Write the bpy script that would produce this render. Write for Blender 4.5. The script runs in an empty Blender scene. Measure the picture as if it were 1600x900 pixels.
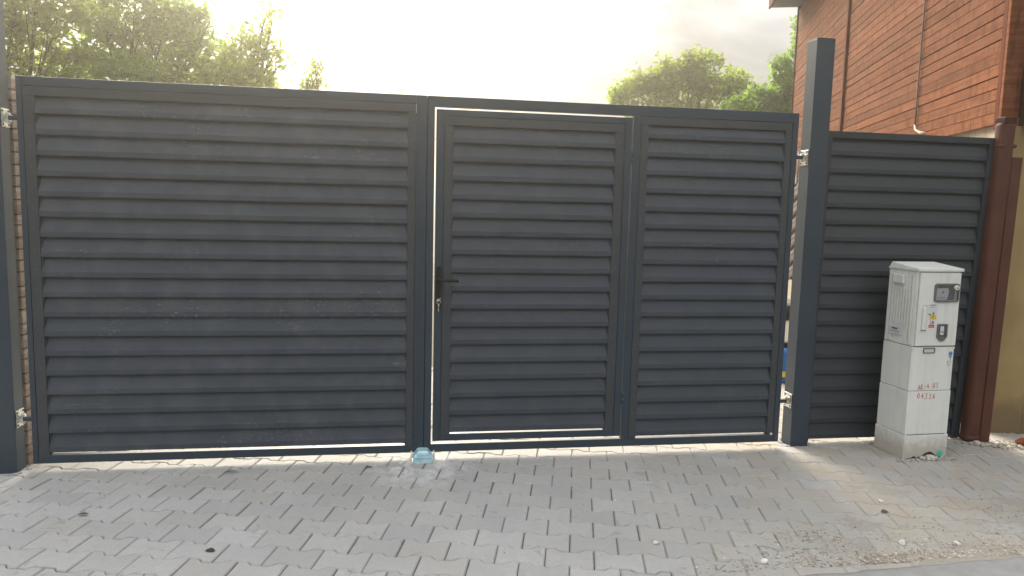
import bpy, bmesh, math, random
from mathutils import Vector, Matrix, noise
R = math.radians
random.seed(7)
SC = bpy.context.scene
COL = SC.collection

# ------------------------------------------------------------------ camera
YAW, PITCH, ROLL = 0.16768, -0.11206, 0.024921
cam_d = bpy.data.cameras.new('camera'); cam = bpy.data.objects.new('camera', cam_d); COL.objects.link(cam)
F = Vector((math.sin(YAW)*math.cos(PITCH), math.cos(YAW)*math.cos(PITCH), math.sin(PITCH)))
RT = Vector((math.cos(YAW), -math.sin(YAW), 0)); UP = RT.cross(F)
RT2 = RT*math.cos(ROLL)+UP*math.sin(ROLL); UP2 = RT2.cross(F)
cam.matrix_world = Matrix(((RT2.x, UP2.x, -F.x, 1.83456), (RT2.y, UP2.y, -F.y, -4.22873), (RT2.z, UP2.z, -F.z, 1.47733), (0, 0, 0, 1)))
cam_d.sensor_width = 36; cam_d.lens = 36*1178.51/1600; cam_d.clip_start = 0.05; cam_d.clip_end = 3000
SC.camera = cam
CAMP = Vector((1.83456, -4.22873, 1.47733))
def pix(P):
    d = Vector(P)-CAMP; k = d.dot(F)
    return (800+1178.51*d.dot(RT2)/k, 450-1178.51*d.dot(UP2)/k, k)
def at(px, py, Y):                       # point on the plane y=Y seen at that picture position (layout helper)
    d = F+RT2*((px-800)/1178.51)-UP2*((py-450)/1178.51)
    return CAMP+d*((Y-CAMP.y)/d.y)

# ------------------------------------------------------------------ light
SUN_EL, SUN_AZ = 33.0, -6.0              # azimuth from +Y towards +X
sv = Vector((math.sin(R(SUN_AZ))*math.cos(R(SUN_EL)), math.cos(R(SUN_AZ))*math.cos(R(SUN_EL)), math.sin(R(SUN_EL))))
W = bpy.data.worlds.new('World'); SC.world = W; W.use_nodes = True
nt = W.node_tree; nt.nodes.clear()
def N(t, **k):
    n = nt.nodes.new(t)
    for a, b in k.items(): setattr(n, a, b)
    return n
LK = lambda a, b: nt.links.new(a, b)
out = N('ShaderNodeOutputWorld'); bg = N('ShaderNodeBackground'); bg.inputs[1].default_value = 0.1
sky = N('ShaderNodeTexSky', sky_type='NISHITA', sun_disc=False, sun_elevation=R(SUN_EL), sun_rotation=R(SUN_AZ), air_density=1.0, dust_density=3.0, ozone_density=1.0)
tc = N('ShaderNodeTexCoord')
sep = N('ShaderNodeSeparateXYZ'); LK(tc.outputs['Generated'], sep.inputs[0])
mz = N('ShaderNodeMath', operation='MAXIMUM'); LK(sep.outputs[2], mz.inputs[0]); mz.inputs[1].default_value = 0.0
az_ = N('ShaderNodeMath', operation='ADD'); LK(mz.outputs[0], az_.inputs[0]); az_.inputs[1].default_value = 0.12
dx = N('ShaderNodeMath', operation='DIVIDE'); LK(sep.outputs[0], dx.inputs[0]); LK(az_.outputs[0], dx.inputs[1])
dy = N('ShaderNodeMath', operation='DIVIDE'); LK(sep.outputs[1], dy.inputs[0]); LK(az_.outputs[0], dy.inputs[1])
cv = N('ShaderNodeCombineXYZ'); LK(dx.outputs[0], cv.inputs[0]); LK(dy.outputs[0], cv.inputs[1])
nz = N('ShaderNodeTexNoise'); nz.inputs['Scale'].default_value = 1.6; nz.inputs['Detail'].default_value = 7; nz.inputs['Roughness'].default_value = .55; nz.inputs['Distortion'].default_value = .5
LK(cv.outputs[0], nz.inputs['Vector'])
cr = N('ShaderNodeValToRGB'); cr.color_ramp.elements[0].position = .40; cr.color_ramp.elements[1].position = .62
cr.color_ramp.elements[0].color = (1.5, 1.5, 1.49, 1); cr.color_ramp.elements[1].color = (.58, .59, .60, 1)
LK(nz.outputs[0], cr.inputs[0])
dot = N('ShaderNodeVectorMath', operation='DOT_PRODUCT'); LK(tc.outputs['Generated'], dot.inputs[0]); dot.inputs[1].default_value = sv
mr = N('ShaderNodeMapRange'); mr.inputs[1].default_value = .84; mr.inputs[2].default_value = 1; mr.inputs[3].default_value = 0; mr.inputs[4].default_value = 1
LK(dot.outputs['Value'], mr.inputs[0])
pw = N('ShaderNodeMath', operation='POWER'); LK(mr.outputs[0], pw.inputs[0]); pw.inputs[1].default_value = 1.8
gl = N('ShaderNodeMix', data_type='RGBA', blend_type='ADD'); gl.inputs[7].default_value = (13, 12, 10, 1)
LK(pw.outputs[0], gl.inputs[0]); LK(cr.outputs[0], gl.inputs[6])
mx = N('ShaderNodeMix', data_type='RGBA'); mx.inputs[0].default_value = .9
# an overcast dome grows brighter from the horizon to the zenith
zf = N('ShaderNodeMath', operation='MULTIPLY_ADD'); LK(mz.outputs[0], zf.inputs[0]); zf.inputs[1].default_value = 7.4; zf.inputs[2].default_value = .12
zm = N('ShaderNodeVectorMath', operation='SCALE'); LK(gl.outputs[2], zm.inputs[0]); LK(zf.outputs[0], zm.inputs['Scale'])
LK(sky.outputs[0], mx.inputs[6]); LK(zm.outputs[0], mx.inputs[7])
LK(mx.outputs[2], bg.inputs[0]); LK(bg.outputs[0], out.inputs[0])

sd = bpy.data.lights.new('sun', 'SUN'); sd.energy = 1.9; sd.angle = R(32); sd.color = (1, .86, .66)
so = bpy.data.objects.new('sun', sd); COL.objects.link(so); so.rotation_euler = sv.to_track_quat('Z', 'Y').to_euler()
SC.view_settings.view_transform = 'Standard'; SC.view_settings.look = 'None'; SC.view_settings.gamma = 1
SC.view_settings.exposure = 1.42; SC.view_settings.use_curve_mapping = False

# ------------------------------------------------------------------ materials
def mat(name, base=(.5, .5, .5), rough=.6, metal=0., spec=.5, build=None):
    m = bpy.data.materials.new(name); m.use_nodes = True
    b = m.node_tree.nodes['Principled BSDF']
    b.inputs['Base Color'].default_value = (*base, 1); b.inputs['Roughness'].default_value = rough
    b.inputs['Metallic'].default_value = metal; b.inputs['Specular IOR Level'].default_value = spec
    if build: build(NT(m.node_tree, b))
    return m
class NT:
    def __init__(s, t, b): s.t = t; s.b = b
    def n(s, k, **a):
        x = s.t.nodes.new(k)
        for p, q in a.items(): setattr(x, p, q)
        return x
    def l(s, a, b): s.t.links.new(a, b)
    def pos(s): return s.n('ShaderNodeNewGeometry').outputs['Position']
    def obj(s): return s.n('ShaderNodeTexCoord').outputs['Object']
    def rnd(s): return s.n('ShaderNodeObjectInfo').outputs['Random']
    def scale(s, v, x, y, z):
        m = s.n('ShaderNodeMapping'); m.inputs['Scale'].default_value = (x, y, z); s.l(v, m.inputs[0]); return m.outputs[0]
    def noise(s, v, sc, det=4, ro=.55, dist=0):
        n = s.n('ShaderNodeTexNoise'); s.l(v, n.inputs['Vector']); n.inputs['Scale'].default_value = sc
        n.inputs['Detail'].default_value = det; n.inputs['Roughness'].default_value = ro; n.inputs['Distortion'].default_value = dist
        return n.outputs[0]
    def ramp(s, f, *st):
        r = s.n('ShaderNodeValToRGB'); e = r.color_ramp.elements
        while len(e) < len(st): e.new(.5)
        for i, (p, c) in enumerate(st):
            e[i].position = p; e[i].color = (*c, 1) if isinstance(c, tuple) else (c, c, c, 1)
        s.l(f, r.inputs[0]); return r.outputs[0]
    def mix(s, f, a, b, mode='MIX'):
        m = s.n('ShaderNodeMix', data_type='RGBA', blend_type=mode)
        for sock, v in ((0, f), (6, a), (7, b)):
            if isinstance(v, (int, float)): m.inputs[sock].default_value = v if sock == 0 else (v, v, v, 1)
            elif isinstance(v, tuple): m.inputs[sock].default_value = (*v, 1)
            else: s.l(v, m.inputs[sock])
        return m.outputs[2]
    def math(s, op, a, b=0.):
        m = s.n('ShaderNodeMath', operation=op)
        for i, v in enumerate((a, b)):
            if isinstance(v, (int, float)): m.inputs[i].default_value = v
            else: s.l(v, m.inputs[i])
        return m.outputs[0]
    def hsv(s, c, v):
        h = s.n('ShaderNodeHueSaturation'); s.l(v, h.inputs['Value']); 
        if isinstance(c, tuple): h.inputs['Color'].default_value = (*c, 1)
        else: s.l(c, h.inputs['Color'])
        return h.outputs[0]
    def rng(s, v, a, b, c, d):
        m = s.n('ShaderNodeMapRange')
        for i, q in enumerate((a, b, c, d)): m.inputs[i+1].default_value = q
        s.l(v, m.inputs[0]); return m.outputs[0]
    def base(s, c): s.l(c, s.b.inputs['Base Color'])
    def rough(s, c): s.l(c, s.b.inputs['Roughness'])
    def bump(s, h, st=.3, d=.002):
        b = s.n('ShaderNodeBump'); b.inputs['Strength'].default_value = st; b.inputs['Distance'].default_value = d
        s.l(h, b.inputs['Height']); s.l(b.outputs[0], s.b.inputs['Normal'])

def b_frame(g):
    n = g.noise(g.pos(), 3.5, 5); fine = g.noise(g.pos(), 420, 2)
    c = g.ramp(n, (.3, (.026, .044, .064)), (.7, (.034, .052, .073)))
    d = g.math('MULTIPLY', g.ramp(g.noise(g.pos(), 55, 5, .7), (.62, 0.), (.74, 1.)), g.ramp(g.noise(g.pos(), 2.3, 2), (.45, 0.), (.7, .5)))
    g.base(g.mix(d, c, (.17, .17, .165))); g.rough(g.rng(n, .3, .7, .36, .46)); g.bump(fine, .10, .0006)
M_frame = mat('anthracite_frame_paint', rough=.4, build=b_frame)
def b_chan(g):
    n = g.noise(g.pos(), 4, 5); fine = g.noise(g.pos(), 420, 2)
    g.base(g.ramp(n, (.3, (.038, .046, .056)), (.7, (.048, .056, .065)))); g.rough(g.rng(n, .3, .7, .42, .55)); g.bump(fine, .1, .0006)
M_chan = mat('anthracite_channel_paint', build=b_chan)
def mk_slat(dusty):
    def b(g):
        p = g.pos(); n = g.noise(g.scale(p, .6, 1, 2), 2.2, 4)
        c = g.ramp(n, (.3, (.034, .045, .062)), (.7, (.042, .053, .072)))
        c = g.hsv(c, g.rng(g.rnd(), 0, 1, .95, 1.05))
        # dust speckles and scuffs
        sp = g.ramp(g.noise(g.scale(p, .55, 1, 1), 75, 6, .75), (.57, 0.), (.68, 1.))
        big = g.ramp(g.noise(g.scale(p, .8, 1, 1.6), 1.9, 3), (.50, 0.), (.66, 1.))
        sc = g.ramp(g.noise(g.scale(p, .15, 1, 1.4), 26, 3, .6, 1.5), (.66, 0.), (.72, .6))
        film = g.math('MULTIPLY', g.ramp(g.noise(p, 6, 4), (.45, 0.), (.75, .12)), dusty)
        f = g.math('MULTIPLY', g.math('MAXIMUM', g.math('MULTIPLY', sp, big), g.math('MULTIPLY', sc, big)), .75*dusty)
        f = g.math('MAXIMUM', f, film)
        g.base(g.mix(f, c, (.27, .27, .27))); g.rough(g.rng(n, .3, .7, .45, .58)); g.bump(g.noise(p, 420, 2), .1, .0006)
    return b
M_slat = mat('anthracite_slat_paint_dusty', build=mk_slat(1.))
M_slat2 = mat('anthracite_slat_paint', build=mk_slat(.45))
def b_fslat(g):
    n = g.noise(g.pos(), 3, 4); g.base(g.ramp(n, (.3, (.022, .031, .040)), (.7, (.029, .038, .048)))); g.rough(g.rng(n, .3, .7, .45, .55)); g.bump(g.noise(g.pos(), 420, 2), .1, .0006)
M_fslat = mat('matt_anthracite_fence_paint', build=b_fslat)

def b_paver(g):
    p = g.pos(); r = g.rnd(); o = g.obj()
    sep = g.n('ShaderNodeSeparateXYZ'); g.l(p, sep.inputs[0])
    n1 = g.noise(p, 2.2, 5); n2 = g.noise(p, 28, 6, .7); n3 = g.noise(p, 230, 3, .7)
    c = g.ramp(n1, (.3, (.40, .405, .405)), (.7, (.47, .47, .465)))
    c = g.hsv(c, g.rng(r, 0, 1, .90, 1.07))
    c = g.mix(g.ramp(g.math('FRACT', g.math('MULTIPLY', r, 7.3)), (.5, 0.), (1., .4)), c, (.42, .395, .36))
    c = g.mix(g.ramp(n2, (.35, 0.), (.75, .4)), c, (.33, .325, .315))
    c = g.mix(g.ramp(n3, (.52, 0.), (.70, .6)), c, (.24, .24, .23))
    # brown dirt film towards the kerb on the right
    dm = g.rng(sep.outputs[0], 2.6, 4.2, 0, .8)
    dn = g.ramp(g.noise(p, 4.5, 6, .7), (.38, 0.), (.62, 1.))
    c = g.mix(g.math('MULTIPLY', dm, dn), c, (.40, .35, .285))
    # thin water stains
    st = g.ramp(g.noise(p, 9, 3, .5, 1.2), (.66, 0.), (.70, .35))
    c = g.mix(st, c, (.21, .205, .19))
    # sun caustics around the gate stop, painted as a pale fan on the pavers
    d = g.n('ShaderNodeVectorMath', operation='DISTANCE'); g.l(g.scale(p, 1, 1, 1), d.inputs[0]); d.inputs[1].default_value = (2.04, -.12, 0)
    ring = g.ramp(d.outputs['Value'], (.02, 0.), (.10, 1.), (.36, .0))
    caustic = g.math('MULTIPLY', ring, g.ramp(g.noise(g.scale(p, 1.6, 1, 1), 9, 5, .6, .8), (.44, 0.), (.62, .85)))
    c = g.mix(caustic, c, (.68, .69, .70))
    # white paint specks
    sp = g.ramp(g.noise(p, 60, 2, .5), (.765, 0.), (.78, .8)); c = g.mix(sp, c, (.75, .74, .72))
    g.base(c); g.b.inputs['Roughness'].default_value = .88
    g.bump(g.math('ADD', g.math('MULTIPLY', n2, .8), g.math('MULTIPLY', n3, .6)), .8, .004)
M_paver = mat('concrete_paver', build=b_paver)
def b_dirt(g):
    p = g.pos(); n = g.noise(p, 5, 6, .7); f = g.noise(p, 140, 5, .8)
    c = g.ramp(n, (.3, (.39, .37, .335)), (.55, (.44, .42, .39)), (.75, (.40, .37, .32)))
    c = g.mix(g.ramp(f, (.42, .55), (.6, 0.)), c, (.22, .19, .15)); c = g.mix(g.ramp(f, (.6, 0.), (.72, .7)), c, (.58, .54, .48))
    g.base(c); g.b.inputs['Roughness'].default_value = .95; g.bump(f, .7, .005)
M_dirt = mat('sandy_dirt', build=b_dirt)
def b_sand(g):
    p = g.pos(); f = g.noise(p, 90, 5, .8)
    g.base(g.ramp(f, (.35, (.10, .09, .075)), (.7, (.25, .23, .20)))); g.b.inputs['Roughness'].default_value = 1.; g.bump(f, .6, .004)
M_sand = mat('joint_sand', build=b_sand)
def b_kerb(g):
    p = g.pos(); n = g.noise(p, 9, 6, .65); f = g.noise(p, 170, 4, .8)
    c = g.ramp(n, (.3, (.26, .265, .27)), (.7, (.35, .352, .355))); c = g.mix(g.ramp(f, (.58, 0.), (.7, .5)), c, (.16, .16, .16))
    g.base(c); g.b.inputs['Roughness'].default_value = .85; g.bump(f, .6, .003)
M_kerb = mat('grey_concrete_kerb', build=b_kerb)
M_asphalt = mat('asphalt', build=lambda g: (g.base(g.ramp(g.noise(g.pos(), 60, 5), (.3, (.045, .045, .046)), (.7, (.075, .074, .072)))), g.bump(g.noise(g.pos(), 200, 3), .5, .004)))
M_ground = mat('far_ground', build=lambda g: (g.base(g.ramp(g.noise(g.pos(), .8, 6), (.3, (.16, .15, .10)), (.7, (.28, .25, .19)))), g.bump(g.noise(g.pos(), 9, 5), .5, .03)), rough=.95)

def b_wood(g):
    o = g.pos(); r = g.rnd()
    off = g.n('ShaderNodeVectorMath', operation='ADD'); g.l(o, off.inputs[0])
    cx = g.n('ShaderNodeCombineXYZ'); g.l(g.math('MULTIPLY', r, 37.), cx.inputs[2]); g.l(cx.outputs[0], off.inputs[1])
    v = off.outputs[0]
    c = g.ramp(g.noise(g.scale(v, 1.2, 1.2, 30), 1.6, 6, .7, .5), (.25, (.095, .028, .012)), (.5, (.19, .066, .030)), (.75, (.27, .112, .056)))
    c = g.hsv(c, g.rng(r, 0, 1, .78, 1.18))
    # worn stain: vertical scuffs and pale flakes
    fl = g.ramp(g.noise(g.scale(v, 13, 13, 6), 1.9, 7, .8), (.52, 0.), (.72, .5)); c = g.mix(fl, c, (.44, .22, .11))
    kn = g.ramp(g.noise(g.scale(v, 1, 1, 3), 5.5, 3, .5), (.68, 0.), (.74, .8)); c = g.mix(kn, c, (.13, .045, .02))
    dk = g.ramp(g.noise(g.scale(v, 12, 12, 3), 1.1, 4, .6), (.34, .75), (.48, 0.)); c = g.mix(dk, c, (.10, .030, .014))
    g.base(c); g.b.inputs['Roughness'].default_value = .9; g.b.inputs['Specular IOR Level'].default_value = .12
    g.bump(g.noise(g.scale(v, 1, 1, 14), 14, 5, .7), .5, .004)
M_wood = mat('red_brown_stained_board', build=b_wood)
M_trim = mat('brown_stained_trim', spec=.12, build=lambda g: (g.base(g.ramp(g.noise(g.scale(g.pos(), 10, 10, .8), 3, 5), (.3, (.085, .024, .012)), (.7, (.17, .052, .026)))), g.bump(g.noise(g.scale(g.pos(), 20, 20, 1), 4, 4), .4, .003)), rough=.9)
M_darkwood = mat('dark_brown_board', spec=.12, build=lambda g: g.base(g.ramp(g.noise(g.scale(g.pos(), 1, 1, 12), 3, 5), (.3, (.045, .02, .014)), (.7, (.085, .036, .024)))), rough=.6)
def b_ochre(g):
    p = g.pos(); n = g.noise(p, 2.3, 6, .6)
    c = g.ramp(n, (.3, (.30, .215, .095)), (.7, (.42, .31, .15)))
    c = g.mix(g.ramp(g.noise(g.scale(p, 3, 3, .5), 2.5, 5), (.5, 0.), (.75, .6)), c, (.30, .20, .09))
    sep = g.n('ShaderNodeSeparateXYZ'); g.l(p, sep.inputs[0])
    d = g.math('ADD', sep.outputs[2], g.math('MULTIPLY', g.noise(p, 8, 4), -.3))
    c = g.mix(g.ramp(d, (.0, .7), (.14, 0.)), c, (.14, .10, .06))
    g.base(c); g.b.inputs['Roughness'].default_value = .9; g.bump(g.noise(p, 60, 5), .5, .004)
M_ochre = mat('ochre_render', build=b_ochre)
M_plaster = mat('pale_plaster', build=lambda g: (g.base(g.ramp(g.noise(g.pos(), 9, 6, .7), (.3, (.40, .33, .25)), (.7, (.60, .52, .42)))), g.bump(g.noise(g.pos(), 25, 5), .6, .008)), rough=.9)
M_pipe = mat('brown_painted_pipe', spec=.25, build=lambda g: (g.base(g.ramp(g.noise(g.pos(), 5, 5), (.3, (.085, .032, .022)), (.7, (.12, .045, .031)))), g.bump(g.noise(g.pos(), 60, 2), .08, .001)), rough=.6)
M_roof = mat('eave_board_grey', build=lambda g: g.base(g.ramp(g.noise(g.pos(), 4, 4), (.3, (.05, .065, .08)), (.7, (.07, .085, .10)))), rough=.7)
def b_cab(g):
    p = g.pos(); n = g.noise(p, 6, 5, .6)
    c = g.ramp(n, (.3, (.74, .755, .72)), (.7, (.82, .83, .79)))
    run = g.ramp(g.noise(g.scale(p, 14, 14, .7), 2.2, 5, .6), (.52, 0.), (.75, .25)); c = g.mix(run, c, (.40, .39, .33))
    sep = g.n('ShaderNodeSeparateXYZ'); g.l(p, sep.inputs[0])
    c = g.mix(g.ramp(g.math('ADD', sep.outputs[2], g.math('MULTIPLY', g.noise(p, 30, 4), -.12)), (.0, .75), (.09, 0.)), c, (.42, .38, .31))
    g.base(c); g.b.inputs['Roughness'].default_value = .55; g.bump(g.noise(p, 180, 3), .12, .001)
M_cab = mat('weathered_cream_polyester', build=b_cab)
M_dgrey = mat('dark_grey_frame', (.13, .13, .125), .5, build=lambda g: g.base(g.ramp(g.noise(g.pos(), 80, 3), (.3, (.10, .10, .095)), (.7, (.17, .17, .16)))))
M_glass = mat('smoky_window', (.09, .10, .10), .12, build=lambda g: g.base(g.ramp(g.noise(g.pos(), 60, 3), (.35, (.07, .08, .08)), (.7, (.12, .13, .13)))))
M_lgrey = mat('light_grey_meter_face', (.34, .36, .39), .4, build=lambda g: g.base(g.ramp(g.noise(g.pos(), 150, 3), (.3, (.30, .32, .35)), (.7, (.38, .40, .43)))))
M_white = mat('off_white_plastic', (.75, .73, .66), .4, build=lambda g: g.base(g.ramp(g.noise(g.pos(), 120, 3), (.3, (.70, .68, .62)), (.7, (.78, .76, .70)))))
M_paper = mat('white_sticker', (.66, .68, .70), .4)
M_red = mat('red_marker', (.55, .045, .045), .5)
M_redst = mat('red_sticker', (.50, .035, .06), .4)
M_yel = mat('yellow_sticker', (.68, .52, .05), .4)
M_blk = mat('black_print', (.02, .02, .02), .4)
M_blue = mat('blue_sticker', (.06, .24, .52), .4)
M_green = mat('green_plastic', (.05, .55, .38), .4)
M_handle = mat('black_handle', (.01, .011, .012), .5, spec=.3, build=lambda g: g.base(g.ramp(g.noise(g.pos(), 90, 3), (.3, (.007, .008, .009)), (.7, (.013, .014, .015)))))
M_zinc = mat('bright_zinc', rough=.3, metal=1., build=lambda g: (g.base(g.ramp(g.noise(g.pos(), 120, 4), (.3, (.62, .61, .56)), (.7, (.85, .84, .80)))), g.rough(g.rng(g.noise(g.pos(), 90, 3), .3, .7, .2, .42))))
M_dark = mat('dark_hole', (.01, .01, .01), .8)
M_stop = mat('blue_film_steel', rough=.12, metal=.25, build=lambda g: g.base(g.ramp(g.noise(g.pos(), 25, 3), (.3, (.40, .72, .84)), (.7, (.66, .88, .94)))))
M_stone = mat('split_stone', build=lambda g: (g.base(g.hsv(g.ramp(g.noise(g.pos(), 14, 6, .7), (.3, (.36, .28, .22)), (.7, (.55, .46, .38))), g.rng(g.rnd(), 0, 1, .8, 1.15))), g.bump(g.noise(g.pos(), 45, 6, .7), .9, .012)), rough=.9)
M_mortar = mat('old_mortar', build=lambda g: (g.base(g.ramp(g.noise(g.pos(), 30, 4), (.3, (.16, .13, .10)), (.7, (.26, .22, .17)))), g.bump(g.noise(g.pos(), 60, 4), .8, .01)), rough=.95)
M_rock = mat('rubble', build=lambda g: (g.base(g.hsv(g.ramp(g.noise(g.pos(), 30, 5), (.3, (.40, .37, .32)), (.7, (.62, .59, .54))), g.rng(g.rnd(), 0, 1, .8, 1.1))), g.bump(g.noise(g.pos(), 120, 4), .6, .004)), rough=.9)
M_chip = mat('white_stone_chip', build=lambda g: g.base(g.ramp(g.noise(g.pos(), 60, 4), (.3, (.66, .63, .58)), (.7, (.82, .80, .76)))), rough=.85)
M_gravel = mat('mixed_gravel', build=lambda g: g.base(g.ramp(g.noise(g.pos(), 45, 2), (.3, (.22, .19, .15)), (.45, (.42, .38, .32)), (.55, (.48, .41, .32)), (.66, (.74, .70, .63)))), rough=.9)
M_deadleaf = mat('withered_leaf', build=lambda g: g.base(g.ramp(g.noise(g.pos(), 50, 3), (.3, (.09, .07, .05)), (.7, (.17, .14, .10)))), rough=.8)
M_greenleaf = mat('fallen_green_leaf', build=lambda g: g.base(g.ramp(g.noise(g.pos(), 50, 3), (.3, (.10, .15, .05)), (.7, (.20, .24, .09)))), rough=.7)
M_cable = mat('grey_cable', (.42, .41, .40), .5, build=lambda g: g.base(g.ramp(g.noise(g.pos(), 40, 3), (.3, (.22, .21, .20)), (.7, (.36, .35, .33)))))
M_conduit = mat('grey_brown_conduit', (.2, .15, .13), .5, build=lambda g: g.base(g.ramp(g.noise(g.pos(), 10, 3), (.3, (.15, .11, .095)), (.7, (.26, .21, .19)))))
M_rope = mat('pale_twisted_cloth', build=lambda g: g.base(g.ramp(g.noise(g.pos(), 30, 3), (.3, (.50, .42, .36)), (.7, (.68, .60, .52)))), rough=.85)
M_ropedk = mat('brown_strand', (.20, .09, .06), .8)
M_bar = mat('blue_plastic', (.02, .15, .42), .4, build=lambda g: g.base(g.ramp(g.noise(g.pos(), 10, 3), (.3, (.015, .12, .36)), (.7, (.03, .18, .46)))))
M_bark = mat('bark', build=lambda g: (g.base(g.ramp(g.noise(g.scale(g.pos(), 6, 6, 1), 3, 5), (.3, (.06, .045, .03)), (.7, (.15, .115, .085)))), g.bump(g.noise(g.scale(g.pos(), 10, 10, 1), 5, 5), .8, .01)), rough=.95)
def leafmat(name, c1, c2, t1):
    m = bpy.data.materials.new(name); m.use_nodes = True; t = m.node_tree; b = t.nodes['Principled BSDF']; g = NT(t, b)
    r = g.n('ShaderNodeNewGeometry').outputs['Random Per Island']
    c = g.ramp(r, (0., c1), (.6, c2), (1., tuple(x*1.25 for x in c2))); g.base(c); b.inputs['Roughness'].default_value = .5
    tr = g.n('ShaderNodeBsdfTranslucent'); g.l(g.ramp(r, (0., tuple(x*.75 for x in t1)), (.9, t1), (1., (t1[0]*1.4, t1[1]*1.05, t1[2]))), tr.inputs[0])
    ms = g.n('ShaderNodeMixShader'); ms.inputs[0].default_value = .5
    g.l(b.outputs[0], ms.inputs[1]); g.l(tr.outputs[0], ms.inputs[2]); g.l(ms.outputs[0], t.nodes['Material Output'].inputs[0])
    return m
M_leafA = leafmat('leaf_green', (.06, .105, .015), (.09, .145, .02), (.42, .66, .05))
M_leafB = leafmat('leaf_fresh', (.06, .11, .02), (.09, .15, .025), (.40, .66, .06))
M_leafC = leafmat('leaf_olive', (.07, .10, .018), (.105, .14, .022), (.52, .68, .055))

# ------------------------------------------------------------------ helpers
def link(o, parent=None):
    COL.objects.link(o)
    if parent: o.parent = parent
    return o
def mobj(name, bm, m, parent=None, bevel=0, smooth=False, seg=2):
    me = bpy.data.meshes.new(name); bmesh.ops.recalc_face_normals(bm, faces=bm.faces[:]); bm.to_mesh(me); bm.free()
    if smooth:
        for p in me.polygons: p.use_smooth = True
    for mm in (m if isinstance(m, (list, tuple)) else [m]): me.materials.append(mm)
    o = bpy.data.objects.new(name, me); link(o, parent)
    if bevel:
        b = o.modifiers.new('bevel', 'BEVEL'); b.width = bevel; b.segments = seg; b.limit_method = 'ANGLE'; b.angle_limit = R(30)
        b.harden_normals = False
    return o
def dup(o, parent=None, loc=None):
    c = o.copy(); COL.objects.link(c); c.parent = parent if parent else o.parent
    if loc is not None: c.location = loc
    return c
def tag(o, label=None, cat=None, group=None, kind=None):
    if label: o['label'] = label
    if cat: o['category'] = cat
    if group: o['group'] = group
    if kind: o['kind'] = kind
    return o
def empty(name, loc=(0, 0, 0), rz=0, **k):
    o = bpy.data.objects.new(name, None); COL.objects.link(o); o.location = loc; o.rotation_euler = (0, 0, rz); o.empty_display_size = .1
    return tag(o, **k)
def hexa(bm, v, mi=0):
    vs = [bm.verts.new(p) for p in v]
    for f in ((0, 3, 2, 1), (4, 5, 6, 7), (0, 1, 5, 4), (1, 2, 6, 5), (2, 3, 7, 6), (3, 0, 4, 7)):
        fc = bm.faces.new([vs[i] for i in f]); fc.material_index = mi
def box(bm, x0, x1, y0, y1, z0, z1, mi=0):
    hexa(bm, [(x0, y0, z0), (x1, y0, z0), (x1, y1, z0), (x0, y1, z0), (x0, y0, z1), (x1, y0, z1), (x1, y1, z1), (x0, y1, z1)], mi)
def B(name, m, parent, *a, bevel=.0015, **k):
    bm = bmesh.new(); box(bm, *a); return mobj(name, bm, m, parent, bevel=bevel, **k)
def tube(bm, pts, r, n=8, mi=0, caps=True):
    pts = [Vector(p) for p in pts]; rs = r if isinstance(r, (list, tuple)) else [r]*len(pts); rings = []
    ref = Vector((0, 0, 1))
    d0 = (pts[1]-pts[0]).normalized()
    if abs(d0.dot(ref)) > .9: ref = Vector((1, 0, 0))
    for i, p in enumerate(pts):
        d = (pts[min(i+1, len(pts)-1)]-pts[max(i-1, 0)]).normalized()
        a = d.cross(ref).normalized(); b = d.cross(a).normalized(); ref = -b if b.dot(ref) < 0 else b
        ref = a.cross(d).normalized()
        rings.append([bm.verts.new(p+(a*math.cos(t*2*math.pi/n)+ref*math.sin(t*2*math.pi/n))*rs[i]) for t in range(n)])
    for i in range(len(rings)-1):
        for j in range(n):
            f = bm.faces.new((rings[i][j], rings[i][(j+1) % n], rings[i+1][(j+1) % n], rings[i+1][j])); f.material_index = mi; f.smooth = True
    if caps:
        for r_, in ((rings[0],), (rings[-1],)):
            f = bm.faces.new(r_); f.material_index = mi
def cyl(bm, p0, p1, r, n=16, mi=0): tube(bm, [p0, p1], r, n, mi)
def prism(bm, poly, p0, ax, ay, nrm, th):      # polygon (u,v) on plane p0+u*ax+v*ay, from 0 to th along nrm
    p0, ax, ay, nrm = map(Vector, (p0, ax, ay, nrm))
    a = [bm.verts.new(p0+ax*u+ay*v) for u, v in poly]; b = [bm.verts.new(p0+ax*u+ay*v+nrm*th) for u, v in poly]
    bm.faces.new(a); bm.faces.new(b); n = len(poly)
    for i in range(n): bm.faces.new((a[i], a[(i+1) % n], b[(i+1) % n], b[i]))
def rock(bm, c, s, rng, flat=.6, sub=1, mi=0):
    r = bmesh.ops.create_icosphere(bm, subdivisions=sub, radius=1)
    q = Matrix.Rotation(rng.uniform(0, 6.28), 4, 'Z')@Matrix.Rotation(rng.uniform(-.4, .4), 4, 'X')
    sc = Vector((s*rng.uniform(.7, 1.3), s*rng.uniform(.7, 1.2), s*flat*rng.uniform(.7, 1.2)))
    for v in r['verts']:
        k = 1+rng.uniform(-.28, .28); v.co = q@Vector((v.co.x*sc.x*k, v.co.y*sc.y*k, v.co.z*sc.z*k))+Vector(c)
    for v in r['verts']:
        for f in v.link_faces: f.material_index = mi

# ------------------------------------------------------------------ the setting
bm = bmesh.new(); box(bm, -150, 150, -60, 240, -.6, -.08); tag(mobj('ground', bm, M_ground), kind='structure')
bm = bmesh.new(); box(bm, -60, 60, -9.5, -1.95, -.075, -.028); tag(mobj('road', bm, M_asphalt), kind='structure')
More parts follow.
